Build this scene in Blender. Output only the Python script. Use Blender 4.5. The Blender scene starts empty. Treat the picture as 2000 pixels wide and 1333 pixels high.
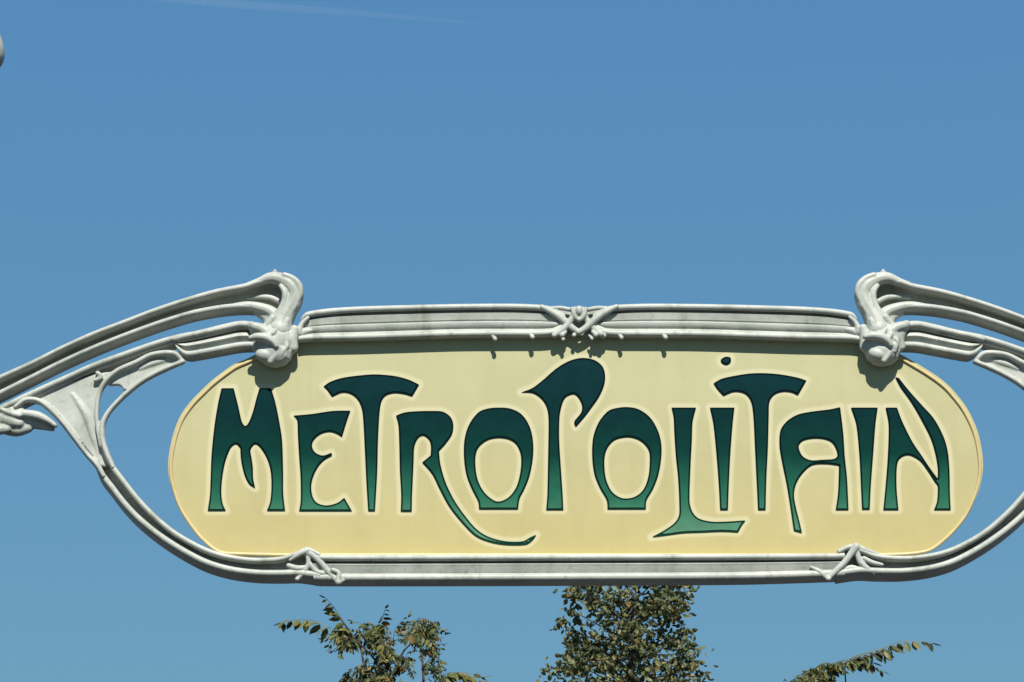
import bpy, bmesh, math, random
import numpy as np
from mathutils import Vector, Matrix

random.seed(7)
scene = bpy.context.scene
COL = scene.collection

# ------------------------------------------------------------------ camera
CAM = Vector((0.0, -9.0, 1.6))
PITCH = math.radians(14.47)
FPX = 6000.0
cam_d = bpy.data.cameras.new('camera')
cam_d.lens = 108.0
cam_d.sensor_width = 36.0
cam_d.clip_start = 0.1
cam_d.clip_end = 60000
cam = bpy.data.objects.new('camera', cam_d)
cam.location = CAM
cam.rotation_euler = (math.pi / 2 + PITCH, 0, 0)
COL.objects.link(cam)
scene.camera = cam

# ------------------------------------------------------------------ light
SUN_EL, SUN_AZ = 50.0, 5.0        # degrees; azimuth measured from straight behind the camera
w = bpy.data.worlds.new('World')
scene.world = w
w.use_nodes = True
nt = w.node_tree
nt.nodes.clear()
sky = nt.nodes.new('ShaderNodeTexSky')
sky.sky_type = 'NISHITA'
sky.sun_disc = False
sky.sun_elevation = math.radians(SUN_EL)
sky.sun_rotation = math.radians(180 + SUN_AZ)
sky.altitude = 0
sky.air_density = 1.5
sky.dust_density = 0.0
sky.ozone_density = 8.0
# film response of the sky, one smooth power per channel over the whole dome
SKY_STRENGTH = 0.085
EXPOSURE = 0.6
sep = nt.nodes.new('ShaderNodeSeparateColor')
com = nt.nodes.new('ShaderNodeCombineColor')
nt.links.new(sky.outputs[0], sep.inputs[0])
for ch_, (gam, mul) in enumerate(((0.59, 0.318), (0.46, 0.492), (0.15, 0.556))):
    m1 = nt.nodes.new('ShaderNodeMath')
    m1.operation = 'MULTIPLY'
    m1.inputs[1].default_value = SKY_STRENGTH
    m2 = nt.nodes.new('ShaderNodeMath')
    m2.operation = 'POWER'
    m2.inputs[1].default_value = gam
    m3 = nt.nodes.new('ShaderNodeMath')
    m3.operation = 'MULTIPLY'
    m3.inputs[1].default_value = mul / SKY_STRENGTH / 2 ** EXPOSURE
    nt.links.new(sep.outputs[ch_], m1.inputs[0])
    nt.links.new(m1.outputs[0], m2.inputs[0])
    nt.links.new(m2.outputs[0], m3.inputs[0])
    nt.links.new(m3.outputs[0], com.inputs[ch_])
bg = nt.nodes.new('ShaderNodeBackground')
bg.inputs[1].default_value = SKY_STRENGTH
wo = nt.nodes.new('ShaderNodeOutputWorld')
nt.links.new(com.outputs[0], bg.inputs[0])
nt.links.new(bg.outputs[0], wo.inputs[0])

sd = bpy.data.lights.new('sun', 'SUN')
sd.energy = 5.0
sd.angle = math.radians(0.53)
sd.color = (1.0, 0.955, 0.89)
so = bpy.data.objects.new('sun', sd)
el, az = math.radians(SUN_EL), math.radians(SUN_AZ)
to_sun = Vector((math.sin(az) * math.cos(el), -math.cos(az) * math.cos(el), math.sin(el)))
so.rotation_euler = to_sun.to_track_quat('Z', 'Y').to_euler()
so.location = (0, -12, 12)
COL.objects.link(so)

vs = scene.view_settings
vs.view_transform = 'Standard'
vs.look = 'None'
vs.exposure = EXPOSURE
vs.gamma = 1.0
vs.use_curve_mapping = False

# ------------------------------------------------------------------ helpers
FWD = Vector((0, math.cos(PITCH), math.sin(PITCH)))
UP = Vector((0, -math.sin(PITCH), math.cos(PITCH)))
RT = Vector((1, 0, 0))
S = 0.0015
AX = 1131.0                                   # axis of symmetry of the sign


def W(px, py, y=0.0):
    d = FWD + RT * ((px - 1000.0) / FPX) - UP * ((py - 666.5) / FPX)
    return CAM + d * ((y - CAM.y) / d.y)


def V(px, py, d=0.0):
    """point of the sign's front plane, set back by d (same unit as px)"""
    p = W(px, py, 0.0)
    return Vector((p.x, p.y + d * S, p.z))


PAINT = 0.58        # painted colours as read in the photograph -> reflectance under this light


def lin(c):
    return tuple(PAINT * ((v / 255 / 12.92) if v / 255 <= 0.04045 else ((v / 255 + 0.055) / 1.055) ** 2.4) for v in c) + (1.0,)


def cat(pts, n=None, closed=False, corners=None, step=6.0):
    """Catmull-Rom through points of any dimension; corners = indexes kept sharp"""
    P = [np.array(p, float) for p in pts]
    N = len(P)
    out = []
    segs = N if closed else N - 1
    corners = corners or set()
    for i in range(segs):
        p1, p2 = P[i % N], P[(i + 1) % N]
        if i % N in corners or (not closed and i == 0):
            p0 = p1 - (p2 - p1) * 0.5
        else:
            p0 = P[(i - 1) % N]
        if (i + 1) % N in corners or (not closed and i + 1 == N - 1):
            p3 = p2 + (p2 - p1) * 0.5
        else:
            p3 = P[(i + 2) % N]
        L = np.linalg.norm((p2 - p1)[:2])
        m1, m2 = (p2 - p0) * 0.5, (p3 - p1) * 0.5
        # keep tangents no longer than the chord so that uneven spacing cannot make loops
        for m in (m1, m2):
            l = np.linalg.norm(m[:2])
            if l > L > 0:
                m *= L / l
        k = max(1, int(round(L / step)))
        for j in range(k):
            t = j / k
            out.append((2 * t**3 - 3 * t**2 + 1) * p1 + (t**3 - 2 * t**2 + t) * m1 + (-2 * t**3 + 3 * t**2) * p2 + (t**3 - t**2) * m2)
    if not closed:
        out.append(P[-1])
    out = np.array(out)
    if n is None:
        return out
    d = np.concatenate([[0], np.cumsum(np.linalg.norm(np.diff(out[:, :2], axis=0), axis=1))])
    s = np.linspace(0, d[-1], n)
    return np.stack([np.interp(s, d, out[:, k]) for k in range(out.shape[1])], 1)


def link(name, me, mat=None, parent=None, smooth=True, loc=None):
    o = bpy.data.objects.new(name, me)
    COL.objects.link(o)
    if mat is not None and len(me.materials) == 0:
        me.materials.append(mat)
    if parent is not None:
        o.parent = parent
    if smooth:
        me.polygons.foreach_set('use_smooth', [True] * len(me.polygons))
    return o


def from_bm(name, bm, mat, parent=None, smooth=True, sharp=None):
    bmesh.ops.recalc_face_normals(bm, faces=bm.faces)
    me = bpy.data.meshes.new(name)
    bm.to_mesh(me)
    bm.free()
    if parent is not None:
        me.transform(parent.matrix_basis.inverted())
    o = link(name, me, mat, parent, smooth)
    if sharp:
        me.set_sharp_from_angle(angle=math.radians(sharp))
    return o


def thing(name, label, cat_, loc=(0, 0, 0), group=None):
    o = bpy.data.objects.new(name, None)
    COL.objects.link(o)
    o.location = loc
    o.empty_display_size = 0.1
    o['label'] = label
    o['category'] = cat_
    if group:
        o['group'] = group
    return o


def add_sweep(bm, rings, cap=True):
    """rings: list of lists of Vectors, every ring closed"""
    R = [[bm.verts.new(p) for p in r] for r in rings]
    for a, b in zip(R[:-1], R[1:]):
        m = len(a)
        for i in range(m):
            j = (i + 1) % m
            try:
                bm.faces.new((a[i], a[j], b[j], b[i]))
            except ValueError:
                pass
    if cap:
        bm.faces.new(list(reversed(R[0])))
        bm.faces.new(R[-1])


def add_tube(bm, pts, side=None, squash=1.0, seg=12, step=5.0, depth=0.0, ends=True):
    """pts (px, py, r[, d]) ; a round rod in the sign's space"""
    P = []
    for p in pts:
        p = list(p)
        if len(p) == 3:
            p.append(depth)
        if side:
            p[0] = 2 * AX - p[0]
        P.append(p)
    C = cat(P, step=step)
    rings = []
    n = len(C)
    for i in range(n):
        a, b = C[max(0, i - 1)], C[min(n - 1, i + 1)]
        t = b[:2] - a[:2]
        t = t / (np.linalg.norm(t) + 1e-9)
        u = np.array((-t[1], t[0]))
        x, y, r, d = C[i]
        rings.append([V(x + u[0] * r * math.cos(q), y + u[1] * r * math.cos(q), d - r * squash * math.sin(q))
                      for q in (2 * math.pi * k / seg for k in range(seg))])
    add_sweep(bm, rings)
    if ends:
        for c in (C[0], C[-1]):
            add_ball(bm, c[0], c[1], c[2], c[3], sq=squash)


def add_ball(bm, x, y, r, d=0.0, rx=None, ry=None, sq=1.0, side=None, rot=0.0):
    if side:
        x = 2 * AX - x
        rot = -rot
    rx = rx or r
    ry = ry or r
    n, m = 12, 8
    c, s_ = math.cos(rot), math.sin(rot)

    def q(a, b):
        u, v = rx * math.sin(a) * math.cos(b), ry * math.sin(a) * math.sin(b)
        return V(x + u * c - v * s_, y + u * s_ + v * c, d - r * sq * math.cos(a))
    top = bm.verts.new(q(0, 0))
    bot = bm.verts.new(q(math.pi, 0))
    rows = [[bm.verts.new(q(math.pi * i / m, 2 * math.pi * j / n)) for j in range(n)] for i in range(1, m)]
    for j in range(n):
        k = (j + 1) % n
        bm.faces.new((top, rows[0][j], rows[0][k]))
        bm.faces.new((bot, rows[-1][k], rows[-1][j]))
        for a, b in zip(rows[:-1], rows[1:]):
            bm.faces.new((a[j], b[j], b[k], a[k]))


def fuse(name, bm, mat, parent, voxel=1.7, smooth_it=6):
    """weld all the lumps of a casting into one skin"""
    bmesh.ops.recalc_face_normals(bm, faces=bm.faces)
    me = bpy.data.meshes.new(name)
    bm.to_mesh(me)
    bm.free()
    o = bpy.data.objects.new(name, me)
    COL.objects.link(o)
    r = o.modifiers.new('r', 'REMESH')
    r.mode = 'VOXEL'
    r.voxel_size = voxel * S
    s = o.modifiers.new('s', 'SMOOTH')
    s.factor = 0.5
    s.iterations = smooth_it
    dg = bpy.context.evaluated_depsgraph_get()
    me2 = bpy.data.meshes.new_from_object(o.evaluated_get(dg))
    me2.name = name
    bpy.data.objects.remove(o)
    bpy.data.meshes.remove(me)
    me2.transform(parent.matrix_basis.inverted())
    return link(name, me2, mat, parent, True)


def add_channel(bm, A, B, side=None, n=60, ra=5, rb=5, floor=((0.1, 20), (0.9, 20)), back=46,
                chA=(0, 12), chB=(0, 12), depth=0.0, capped=True):
    """two round beads A and B with a hollow floor between them"""
    f = (lambda p: [2 * AX - p[0]] + list(p[1:])) if side else (lambda p: list(p))
    a = cat([f(p) for p in A], n=n)
    b = cat([f(p) for p in B], n=n)
    rings = []
    arc = 7
    val = lambda v, t: v(t) if callable(v) else v
    for i in range(n):
        t = i / (n - 1)
        RA, RB, D0 = val(ra, t), val(rb, t), val(depth, t)
        FL = val(floor, t)
        u = b[i][:2] - a[i][:2]
        wd = np.linalg.norm(u)
        u = u / (wd + 1e-9)
        prof = [(-RA - chA[0], back), (-RA - chA[0] * 0.3, chA[1])]
        for k in range(arc + 1):
            q = math.pi * k / arc
            prof.append((-RA * math.cos(q), RA - RA * math.sin(q)))
        for (g, d) in FL:
            prof.append((RA + g * (wd - RA - RB), d))
        for k in range(arc + 1):
            q = math.pi * k / arc
            prof.append((wd - RB * math.cos(q), RB - RB * math.sin(q)))
        prof += [(wd + RB + chB[0] * 0.3, chB[1]), (wd + RB + chB[0], back)]
        rings.append([V(a[i][0] + u[0] * s, a[i][1] + u[1] * s, d + D0) for (s, d) in prof])
    add_sweep(bm, rings, cap=capped)


def add_plate(bm, poly, side=None, front=10, back=26, step=5):
    """flat web of metal with the outline poly; front face set back by front"""
    P = cat([([2 * AX - p[0], p[1]] if side else list(p)) for p in poly], closed=True, step=step)
    a = [bm.verts.new(V(x, y, front)) for x, y in P]
    b = [bm.verts.new(V(x, y, back)) for x, y in P]
    n = len(a)
    for i in range(n):
        j = (i + 1) % n
        bm.faces.new((a[i], a[j], b[j], b[i]))
    f1 = bm.faces.new(a)
    f2 = bm.faces.new(list(reversed(b)))
    bmesh.ops.triangulate(bm, faces=[f1, f2])


# ------------------------------------------------------------------ materials
def mat_base(name, rough=0.5, spec=0.5):
    m = bpy.data.materials.new(name)
    m.use_nodes = True
    n = m.node_tree
    b = n.nodes['Principled BSDF']
    b.inputs['Roughness'].default_value = rough
    b.inputs['Specular IOR Level'].default_value = spec
    return m, n, b


def noise(n, scale, detail=4, rough=0.6, vec=None, coord='Object'):
    tc = n.nodes.new('ShaderNodeTexCoord')
    t = n.nodes.new('ShaderNodeTexNoise')
    t.inputs['Scale'].default_value = scale
    t.inputs['Detail'].default_value = detail
    t.inputs['Roughness'].default_value = rough
    if vec:
        mp = n.nodes.new('ShaderNodeMapping')
        mp.inputs['Scale'].default_value = vec
        n.links.new(tc.outputs[coord], mp.inputs[0])
        n.links.new(mp.outputs[0], t.inputs[0])
    else:
        n.links.new(tc.outputs[coord], t.inputs[0])
    return t


def ramp(n, src, stops):
    r = n.nodes.new('ShaderNodeValToRGB')
    e = r.color_ramp.elements
    while len(e) < len(stops):
        e.new(0.5)
    for k, (p, c) in zip(e, stops):
        k.position = p
        k.color = c
    n.links.new(src, r.inputs[0])
    return r


def mixc(n, fac, a, b, mode='MIX'):
    m = n.nodes.new('ShaderNodeMix')
    m.data_type = 'RGBA'
    m.blend_type = mode
    for i, v in ((0, fac), (6, a), (7, b)):
        if isinstance(v, (int, float)):
            m.inputs[i].default_value = v
        elif isinstance(v, tuple):
            m.inputs[i].default_value = v
        else:
            n.links.new(v, m.inputs[i])
    return m.outputs[2]


def bump(n, b, src, strength, dist):
    k = n.nodes.new('ShaderNodeBump')
    k.inputs['Strength'].default_value = strength
    k.inputs['Distance'].default_value = dist
    n.links.new(src, k.inputs['Height'])
    n.links.new(k.outputs[0], b.inputs['Normal'])


# weathered pale grey-green paint on cast iron
iron, n, b = mat_base('painted_iron', 0.46, 0.28)
t1 = noise(n, 9, 6, 0.65)
t2 = noise(n, 55, 5, 0.6)
t3 = noise(n, 14, 4, 0.6, (1.2, 1.2, 0.25))
r1 = ramp(n, t1.outputs[0], [(0.30, (0.26, 0.285, 0.24, 1)), (0.50, (0.355, 0.37, 0.325, 1)), (0.75, (0.44, 0.44, 0.395, 1))])
r2 = ramp(n, t2.outputs[0], [(0.27, (0.60, 0.64, 0.56, 1)), (0.42, (1, 1, 1, 1))])
r3 = ramp(n, t3.outputs[0], [(0.32, (0.60, 0.62, 0.54, 1)), (0.44, (1, 1, 1, 1))])
c = mixc(n, 0.75, r1.outputs[0], r2.outputs[0], 'MULTIPLY')
c = mixc(n, 0.7, c, r3.outputs[0], 'MULTIPLY')
n.links.new(c, b.inputs['Base Color'])
hm = n.nodes.new('ShaderNodeMath')
hm.operation = 'ADD'
n.links.new(noise(n, 160, 5, 0.7).outputs[0], hm.inputs[0])
n.links.new(noise(n, 38, 4, 0.6).outputs[0], hm.inputs[1])
bump(n, b, hm.outputs[0], 0.35, 0.002)

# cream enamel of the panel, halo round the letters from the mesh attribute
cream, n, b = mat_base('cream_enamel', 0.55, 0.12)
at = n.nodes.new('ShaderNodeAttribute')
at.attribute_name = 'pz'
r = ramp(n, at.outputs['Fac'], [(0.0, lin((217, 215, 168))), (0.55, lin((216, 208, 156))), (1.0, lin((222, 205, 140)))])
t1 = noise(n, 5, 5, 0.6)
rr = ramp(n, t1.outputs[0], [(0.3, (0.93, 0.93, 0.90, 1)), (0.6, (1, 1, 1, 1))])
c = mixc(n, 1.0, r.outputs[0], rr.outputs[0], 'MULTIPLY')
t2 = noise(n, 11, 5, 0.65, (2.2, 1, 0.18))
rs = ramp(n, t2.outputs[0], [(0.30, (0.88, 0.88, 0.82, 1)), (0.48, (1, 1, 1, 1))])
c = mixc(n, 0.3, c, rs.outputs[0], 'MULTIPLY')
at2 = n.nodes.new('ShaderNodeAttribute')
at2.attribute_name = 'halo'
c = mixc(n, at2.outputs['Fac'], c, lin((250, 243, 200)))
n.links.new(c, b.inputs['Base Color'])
bump(n, b, noise(n, 30, 3, 0.5).outputs[0], 0.15, 0.002)

rimm, n, b = mat_base('yellow_rim_paint', 0.4, 0.4)
rr = ramp(n, noise(n, 20, 4).outputs[0], [(0.3, lin((228, 204, 142))), (0.7, lin((240, 220, 164)))])
n.links.new(rr.outputs[0], b.inputs['Base Color'])

edge, n, b = mat_base('dark_letter_edge', 0.7, 0.03)
at = n.nodes.new('ShaderNodeAttribute')
at.attribute_name = 'pz'
r = ramp(n, at.outputs['Fac'], [(0.0, lin((2, 22, 30))), (0.65, lin((2, 30, 30))), (1.0, lin((10, 62, 48)))])
n.links.new(r.outputs[0], b.inputs['Base Color'])

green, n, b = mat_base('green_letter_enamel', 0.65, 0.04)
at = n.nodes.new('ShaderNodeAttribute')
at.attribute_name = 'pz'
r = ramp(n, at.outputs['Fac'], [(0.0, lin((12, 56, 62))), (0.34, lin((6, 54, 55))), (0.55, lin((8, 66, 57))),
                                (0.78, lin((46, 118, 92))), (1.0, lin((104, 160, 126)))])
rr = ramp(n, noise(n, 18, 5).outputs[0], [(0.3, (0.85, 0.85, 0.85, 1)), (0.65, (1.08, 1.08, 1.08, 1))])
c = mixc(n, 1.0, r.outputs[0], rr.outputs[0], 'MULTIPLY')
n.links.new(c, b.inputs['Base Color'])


def leaf_mat(name, stops):
    m, n, b = mat_base(name, 0.5, 0.3)
    g = n.nodes.new('ShaderNodeNewGeometry')
    oi = n.nodes.new('ShaderNodeObjectInfo')
    ad = n.nodes.new('ShaderNodeMath')
    ad.operation = 'ADD'
    n.links.new(g.outputs['Random Per Island'], ad.inputs[0])
    n.links.new(oi.outputs['Random'], ad.inputs[1])
    fr = n.nodes.new('ShaderNodeMath')
    fr.operation = 'FRACT'
    n.links.new(ad.outputs[0], fr.inputs[0])
    r = ramp(n, fr.outputs[0], stops)
    n.links.new(r.outputs[0], b.inputs['Base Color'])
    tr = n.nodes.new('ShaderNodeBsdfTranslucent')
    n.links.new(r.outputs[0], tr.inputs[0])
    mx = n.nodes.new('ShaderNodeMixShader')
    mx.inputs[0].default_value = 0.25
    n.links.new(b.outputs[0], mx.inputs[1])
    n.links.new(tr.outputs[0], mx.inputs[2])
    n.links.new(mx.outputs[0], n.nodes['Material Output'].inputs[0])
    return m


m_leaf_a = leaf_mat('feathery_leaf', [(0.0, (0.022, 0.028, 0.011, 1)), (0.3, (0.055, 0.068, 0.020, 1)), (0.6, (0.11, 0.125, 0.032, 1)),
                                      (0.85, (0.17, 0.15, 0.035, 1)), (1.0, (0.13, 0.065, 0.02, 1))])
m_leaf_b = leaf_mat('olive_leaf', [(0.0, (0.030, 0.036, 0.016, 1)), (0.3, (0.085, 0.098, 0.040, 1)), (0.6, (0.15, 0.165, 0.065, 1)),
                                   (0.88, (0.21, 0.20, 0.08, 1)), (1.0, (0.15, 0.085, 0.03, 1))])
bark, n, b = mat_base('bark', 0.85, 0.2)
rr = ramp(n, noise(n, 12, 6, 0.7, (1, 1, 0.25)).outputs[0], [(0.3, (0.03, 0.022, 0.015, 1)), (0.7, (0.10, 0.08, 0.06, 1))])
n.links.new(rr.outputs[0], b.inputs['Base Color'])
bump(n, b, noise(n, 30, 5).outputs[0], 0.6, 0.02)

asph, n, b = mat_base('asphalt', 0.9, 0.3)
rr = ramp(n, noise(n, 1.5, 8, 0.7).outputs[0], [(0.3, (0.028, 0.028, 0.029, 1)), (0.7, (0.048, 0.047, 0.045, 1))])
n.links.new(rr.outputs[0], b.inputs['Base Color'])
bump(n, b, noise(n, 200, 3).outputs[0], 0.5, 0.005)

# ------------------------------------------------------------------ setting


bm = bmesh.new()
bmesh.ops.create_grid(bm, x_segments=2, y_segments=2, size=20000)
g = from_bm('ground', bm, asph, smooth=False)
g['kind'] = 'structure'

# ------------------------------------------------------------------ the sign
root = thing('metro_sign', 'cream METROPOLITAIN sign with dark green letters in a pale grey-green cast iron frame', 'sign', V(AX, 1083, 18))

# letters: outlines read off in enlargements (scale 0.3), 'c' = sharp corner
def L(off, *outlines):
    return off, outlines


Z3, Z4, Z5, Z6 = (380, 680), (760, 680), (1140, 680), (1500, 680)
LET = {
 'M': L(Z3, "85,1060c 100,950 110,700 130,500 155,350 175,262c 255,262c 285,380 308,480 330,508 352,485 378,420 402,330 422,262c 498,262c 525,350 550,470 570,600 577,800 578,950 590,1060c 470,1060c 492,1000 500,900 495,800 472,720 430,650 395,625 365,660 372,720 380,780 382,850 395,912c 355,885 325,825 303,730 297,650c 270,625 235,650 200,740 180,850 175,950 185,1020 205,1060c"),
 'E': L(Z3, "645,440c 760,430 900,410 1015,408c 990,480 960,580c 930,560 880,545 820,560 775,600 765,640 785,680 835,700 890,682c 895,700 850,725 810,765 775,830 760,900 770,970 800,1010 860,1025 930,1008 975,975c 1025,1062c 680,1062c 690,1000 690,850 680,700 672,560 668,470"),
 'T': L(Z3, "840,250c 880,222 960,195 1080,178 1180,172 1300,182 1390,205 1462,238c 1417,315c 1367,300 1300,293 1247,308 1218,345 1205,420 1195,600 1190,800 1182,950 1175,1062c 1130,1062c 1120,900 1110,700 1100,500 1090,400 1065,340 1020,300 960,290 895,318c 865,275"),
 'R': L(Z4, "45,440c 100,420 180,412 280,410 350,415 400,450 418,500 410,560 370,620 325,670c 335,760 370,880 430,1000 500,1100 570,1180 650,1230 760,1258 870,1258 920,1232 960,1215c 935,1250 890,1280 760,1282 650,1262 560,1222 470,1132 390,1030 330,920 280,820 215,745c 270,700c 272,640 262,600 225,570 190,585 165,640 160,740 155,850 150,960 148,1065c 75,1065c 78,950 70,800 65,600 60,500"),
 'O': L(Z4, "585,1050c 580,1000 540,920 505,830 488,720 490,600 520,500 580,420 640,395 710,388 790,395 860,430 910,500 935,590 938,700 915,830 880,920 850,980 840,1050c",
        "710,585 640,600 580,650 562,720 570,830 600,910 650,970 710,1000 780,970 830,900 855,800 858,700 830,630 780,595"),
 'P': L(Z4, "860,288c 930,262 1000,210 1080,140 1150,95 1210,72 1270,65 1340,80 1392,125 1407,190 1397,250 1365,320 1320,385 1275,445 1215,515c 1205,480 1250,420 1255,370 1230,320 1200,300 1150,320 1125,370 1110,450 1108,600 1120,800 1130,950 1135,1055c 1022,1055c 1030,950 1035,700 1038,480 1030,400 1000,340 940,295"),
 'O2': L(Z5, "155,1050c 150,990 105,910 70,820 55,700 62,580 100,480 160,410 220,390 290,385 360,400 430,450 480,530 505,620 505,720 485,830 450,920 410,990 405,1050c",
         "280,580 200,600 150,660 135,740 145,850 180,930 230,970 280,980 340,965 390,920 420,840 430,740 425,670 390,620 340,590"),
 'L': L(Z5, "572,388c 732,388c 710,480 705,600 695,800 690,1000 710,1070 750,1110 830,1130 930,1130 1055,1122c 1030,1155 1005,1200c 900,1195 780,1200 650,1205 550,1218 440,1232c 520,1190 590,1140 620,1090 622,1000 615,850 600,700 590,550 585,450"),
 'I': L(Z5, "822,388c 982,388c 970,500 955,700 945,900 940,1055c 888,1055c 880,900 865,700 845,500", "+892,78 920,58 955,62 957,92 930,110 900,98"),
 'T2': L(Z5, "845,230c 900,200 1000,178 1100,165 1200,165 1300,175 1400,195 1450,212c 1395,308c 1350,288 1290,285 1240,305 1210,350 1205,450 1200,650 1190,850 1185,1055c 1135,1055c 1125,850 1115,650 1105,450 1090,350 1050,298 980,285 910,312c 870,268"),
 'A': L(Z6, "470,385c 490,550 500,700 515,850 525,1055c 440,1055c 455,950 460,850 462,765c 380,755 290,762 230,810 185,880 170,960 185,1050 205,1130 222,1205c 168,1190c 155,1100 140,1000 120,880 95,760 75,640 80,540 120,480 190,435 280,415 400,400",
        "200,640 225,605 280,590 350,590 410,610 440,650 452,700 430,722 350,728 275,730 222,700"),
 'I2': L(Z6, "540,388c 715,388c 700,500 685,700 670,900 663,1052c 612,1052c 605,900 595,700 575,500"),
 'N': L(Z6, "765,388c 840,388c 875,480 940,610 1000,700 1060,790 1105,850c 1105,780 1090,690 1060,590 1000,470 930,350 862,255 828,190c 852,195c 920,280 1000,370 1080,460 1140,570 1170,670 1182,800 1185,950 1190,1055c 1080,1055c 1100,1000 1105,900 1085,870 1040,800 990,735 930,700 890,700 850,730 838,800 838,920 850,1055c 750,1055c 765,900 780,700 785,500"),
}


def parse(off, s):
    s = s.lstrip('+')
    pts, cor = [], set()
    for i, k in enumerate(s.split()):
        if k.endswith('c'):
            cor.add(i)
            k = k[:-1]
        x, y = k.split(',')
        pts.append((off[0] + float(x) * 0.3, off[1] + float(y) * 0.3))
    return cat(pts, closed=True, corners=cor, step=3.0)


def sdf(pts, loops):
    """signed distance (inside positive) of points to the area of the loops (even-odd)"""
    px, py = pts[:, 0], pts[:, 1]
    best = np.full(len(pts), 1e9)
    inside = np.zeros(len(pts), bool)
    for Lp in loops:
        A = Lp
        B = np.roll(Lp, -1, 0)
        for (ax, ay), (bx, by) in zip(A, B):
            dx, dy = bx - ax, by - ay
            l2 = dx * dx + dy * dy
            if l2 < 1e-9:
                continue
            t = np.clip(((px - ax) * dx + (py - ay) * dy) / l2, 0, 1)
            d = (px - ax - t * dx) ** 2 + (py - ay - t * dy) ** 2
            best = np.minimum(best, d)
            if ay != by:
                cr = ((ay > py) != (by > py)) & (px < (bx - ax) * (py - ay) / (by - ay) + ax)
                inside ^= cr
    return np.where(inside, 1, -1) * np.sqrt(best)


def contours(F, xs, ys, level):
    """marching squares -> closed loops"""
    G = F - level
    G[np.abs(G) < 1e-6] = 1e-6
    H, Wd = G.shape
    nxt = {}
    P = {}

    def pt(key):
        if key not in P:
            i, j, v = key
            if v == 0:
                a, b_ = G[i, j], G[i, j + 1]
                t = a / (a - b_)
                P[key] = (xs[j] + t * (xs[j + 1] - xs[j]), ys[i])
            else:
                a, b_ = G[i, j], G[i + 1, j]
                t = a / (a - b_)
                P[key] = (xs[j], ys[i] + t * (ys[i + 1] - ys[i]))
        return key
    pos = G > 0
    sw = pos[:-1, :-1].astype(int) + pos[:-1, 1:] * 2 + pos[1:, 1:] * 4 + pos[1:, :-1] * 8
    T = {1: [('L', 'T')], 2: [('T', 'R')], 4: [('R', 'B')], 8: [('B', 'L')], 3: [('L', 'R')], 6: [('T', 'B')], 12: [('R', 'L')], 9: [('B', 'T')],
         14: [('T', 'L')], 13: [('R', 'T')], 11: [('B', 'R')], 7: [('L', 'B')], 5: [('L', 'T'), ('R', 'B')], 10: [('T', 'R'), ('B', 'L')]}
    for i, j in zip(*np.nonzero((sw > 0) & (sw < 15))):
        E = {'T': (i, j, 0), 'B': (i + 1, j, 0), 'L': (i, j, 1), 'R': (i, j + 1, 1)}
        for a, b_ in T[int(sw[i, j])]:
            nxt[pt(E[a])] = pt(E[b_])
    loops = []
    while nxt:
        k0, k = nxt.popitem()
        lp = [P[k0]]
        while k != k0 and k in nxt:
            lp.append(P[k])
            k = nxt.pop(k)
        if len(lp) > 6:
            loops.append(np.array(lp))
    return loops


def flat_letter(name, loops, front, thick, mat, parent):
    """extruded plate bounded by loops; holes by even-odd filling"""
    cu = bpy.data.curves.new(name, 'CURVE')
    cu.dimensions = '2D'
    cu.fill_mode = 'BOTH'
    cu.extrude = thick * 0.5
    for lp in loops:
        sp = cu.splines.new('POLY')
        sp.points.add(len(lp) - 1)
        co = []
        for x, y in lp:
            co += [x, -y, 0, 1]
        sp.points.foreach_set('co', co)
        sp.use_cyclic_u = True
    o = bpy.data.objects.new(name, cu)
    COL.objects.link(o)
    dg = bpy.context.evaluated_depsgraph_get()
    me = bpy.data.meshes.new_from_object(o.evaluated_get(dg))
    bpy.data.objects.remove(o)
    me.name = name
    pz = me.attributes.new('pz', 'FLOAT', 'POINT')
    for v in me.vertices:
        x, y, z = v.co
        pz.data[v.index].value = (-y - 690) / (1050 - 690)
        dd = front + thick * 0.5 - z
        p = W(x, -y, dd * S)
        v.co = p
    me.materials.clear()
    me.transform(parent.matrix_world.inverted() if parent.parent is None else root.matrix_basis.inverted())
    return link(name, me, mat, parent, smooth=False)


PANEL_D = 25.0
letters = []
for key, (off, outs) in LET.items():
    letters.append((key[0], [parse(off, s) for s in outs]))

bpy.context.view_layer.update()
halo_src = []
for ch, loops in letters:
    allp = np.concatenate(loops)
    x0, y0 = allp.min(0) - 14
    x1, y1 = allp.max(0) + 14
    xs, ys = np.arange(x0, x1, 1.5), np.arange(y0, y1, 1.5)
    XX, YY = np.meshgrid(xs, ys)
    F = sdf(np.stack([XX.ravel(), YY.ravel()], 1), loops).reshape(XX.shape)
    outer = contours(F.copy(), xs, ys, 0.0)
    lt = flat_letter('letter', outer, PANEL_D - 1.6, 1.4, edge, root)
    lt['label'] = 'letter ' + ch
    inner = contours(F.copy(), xs, ys, 3.4)
    if inner:
        flat_letter('letter_face', inner, PANEL_D - 2.4, 0.7, green, lt)
    halo_src.append((x0, y0, x1, y1, xs, ys, F))

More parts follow.
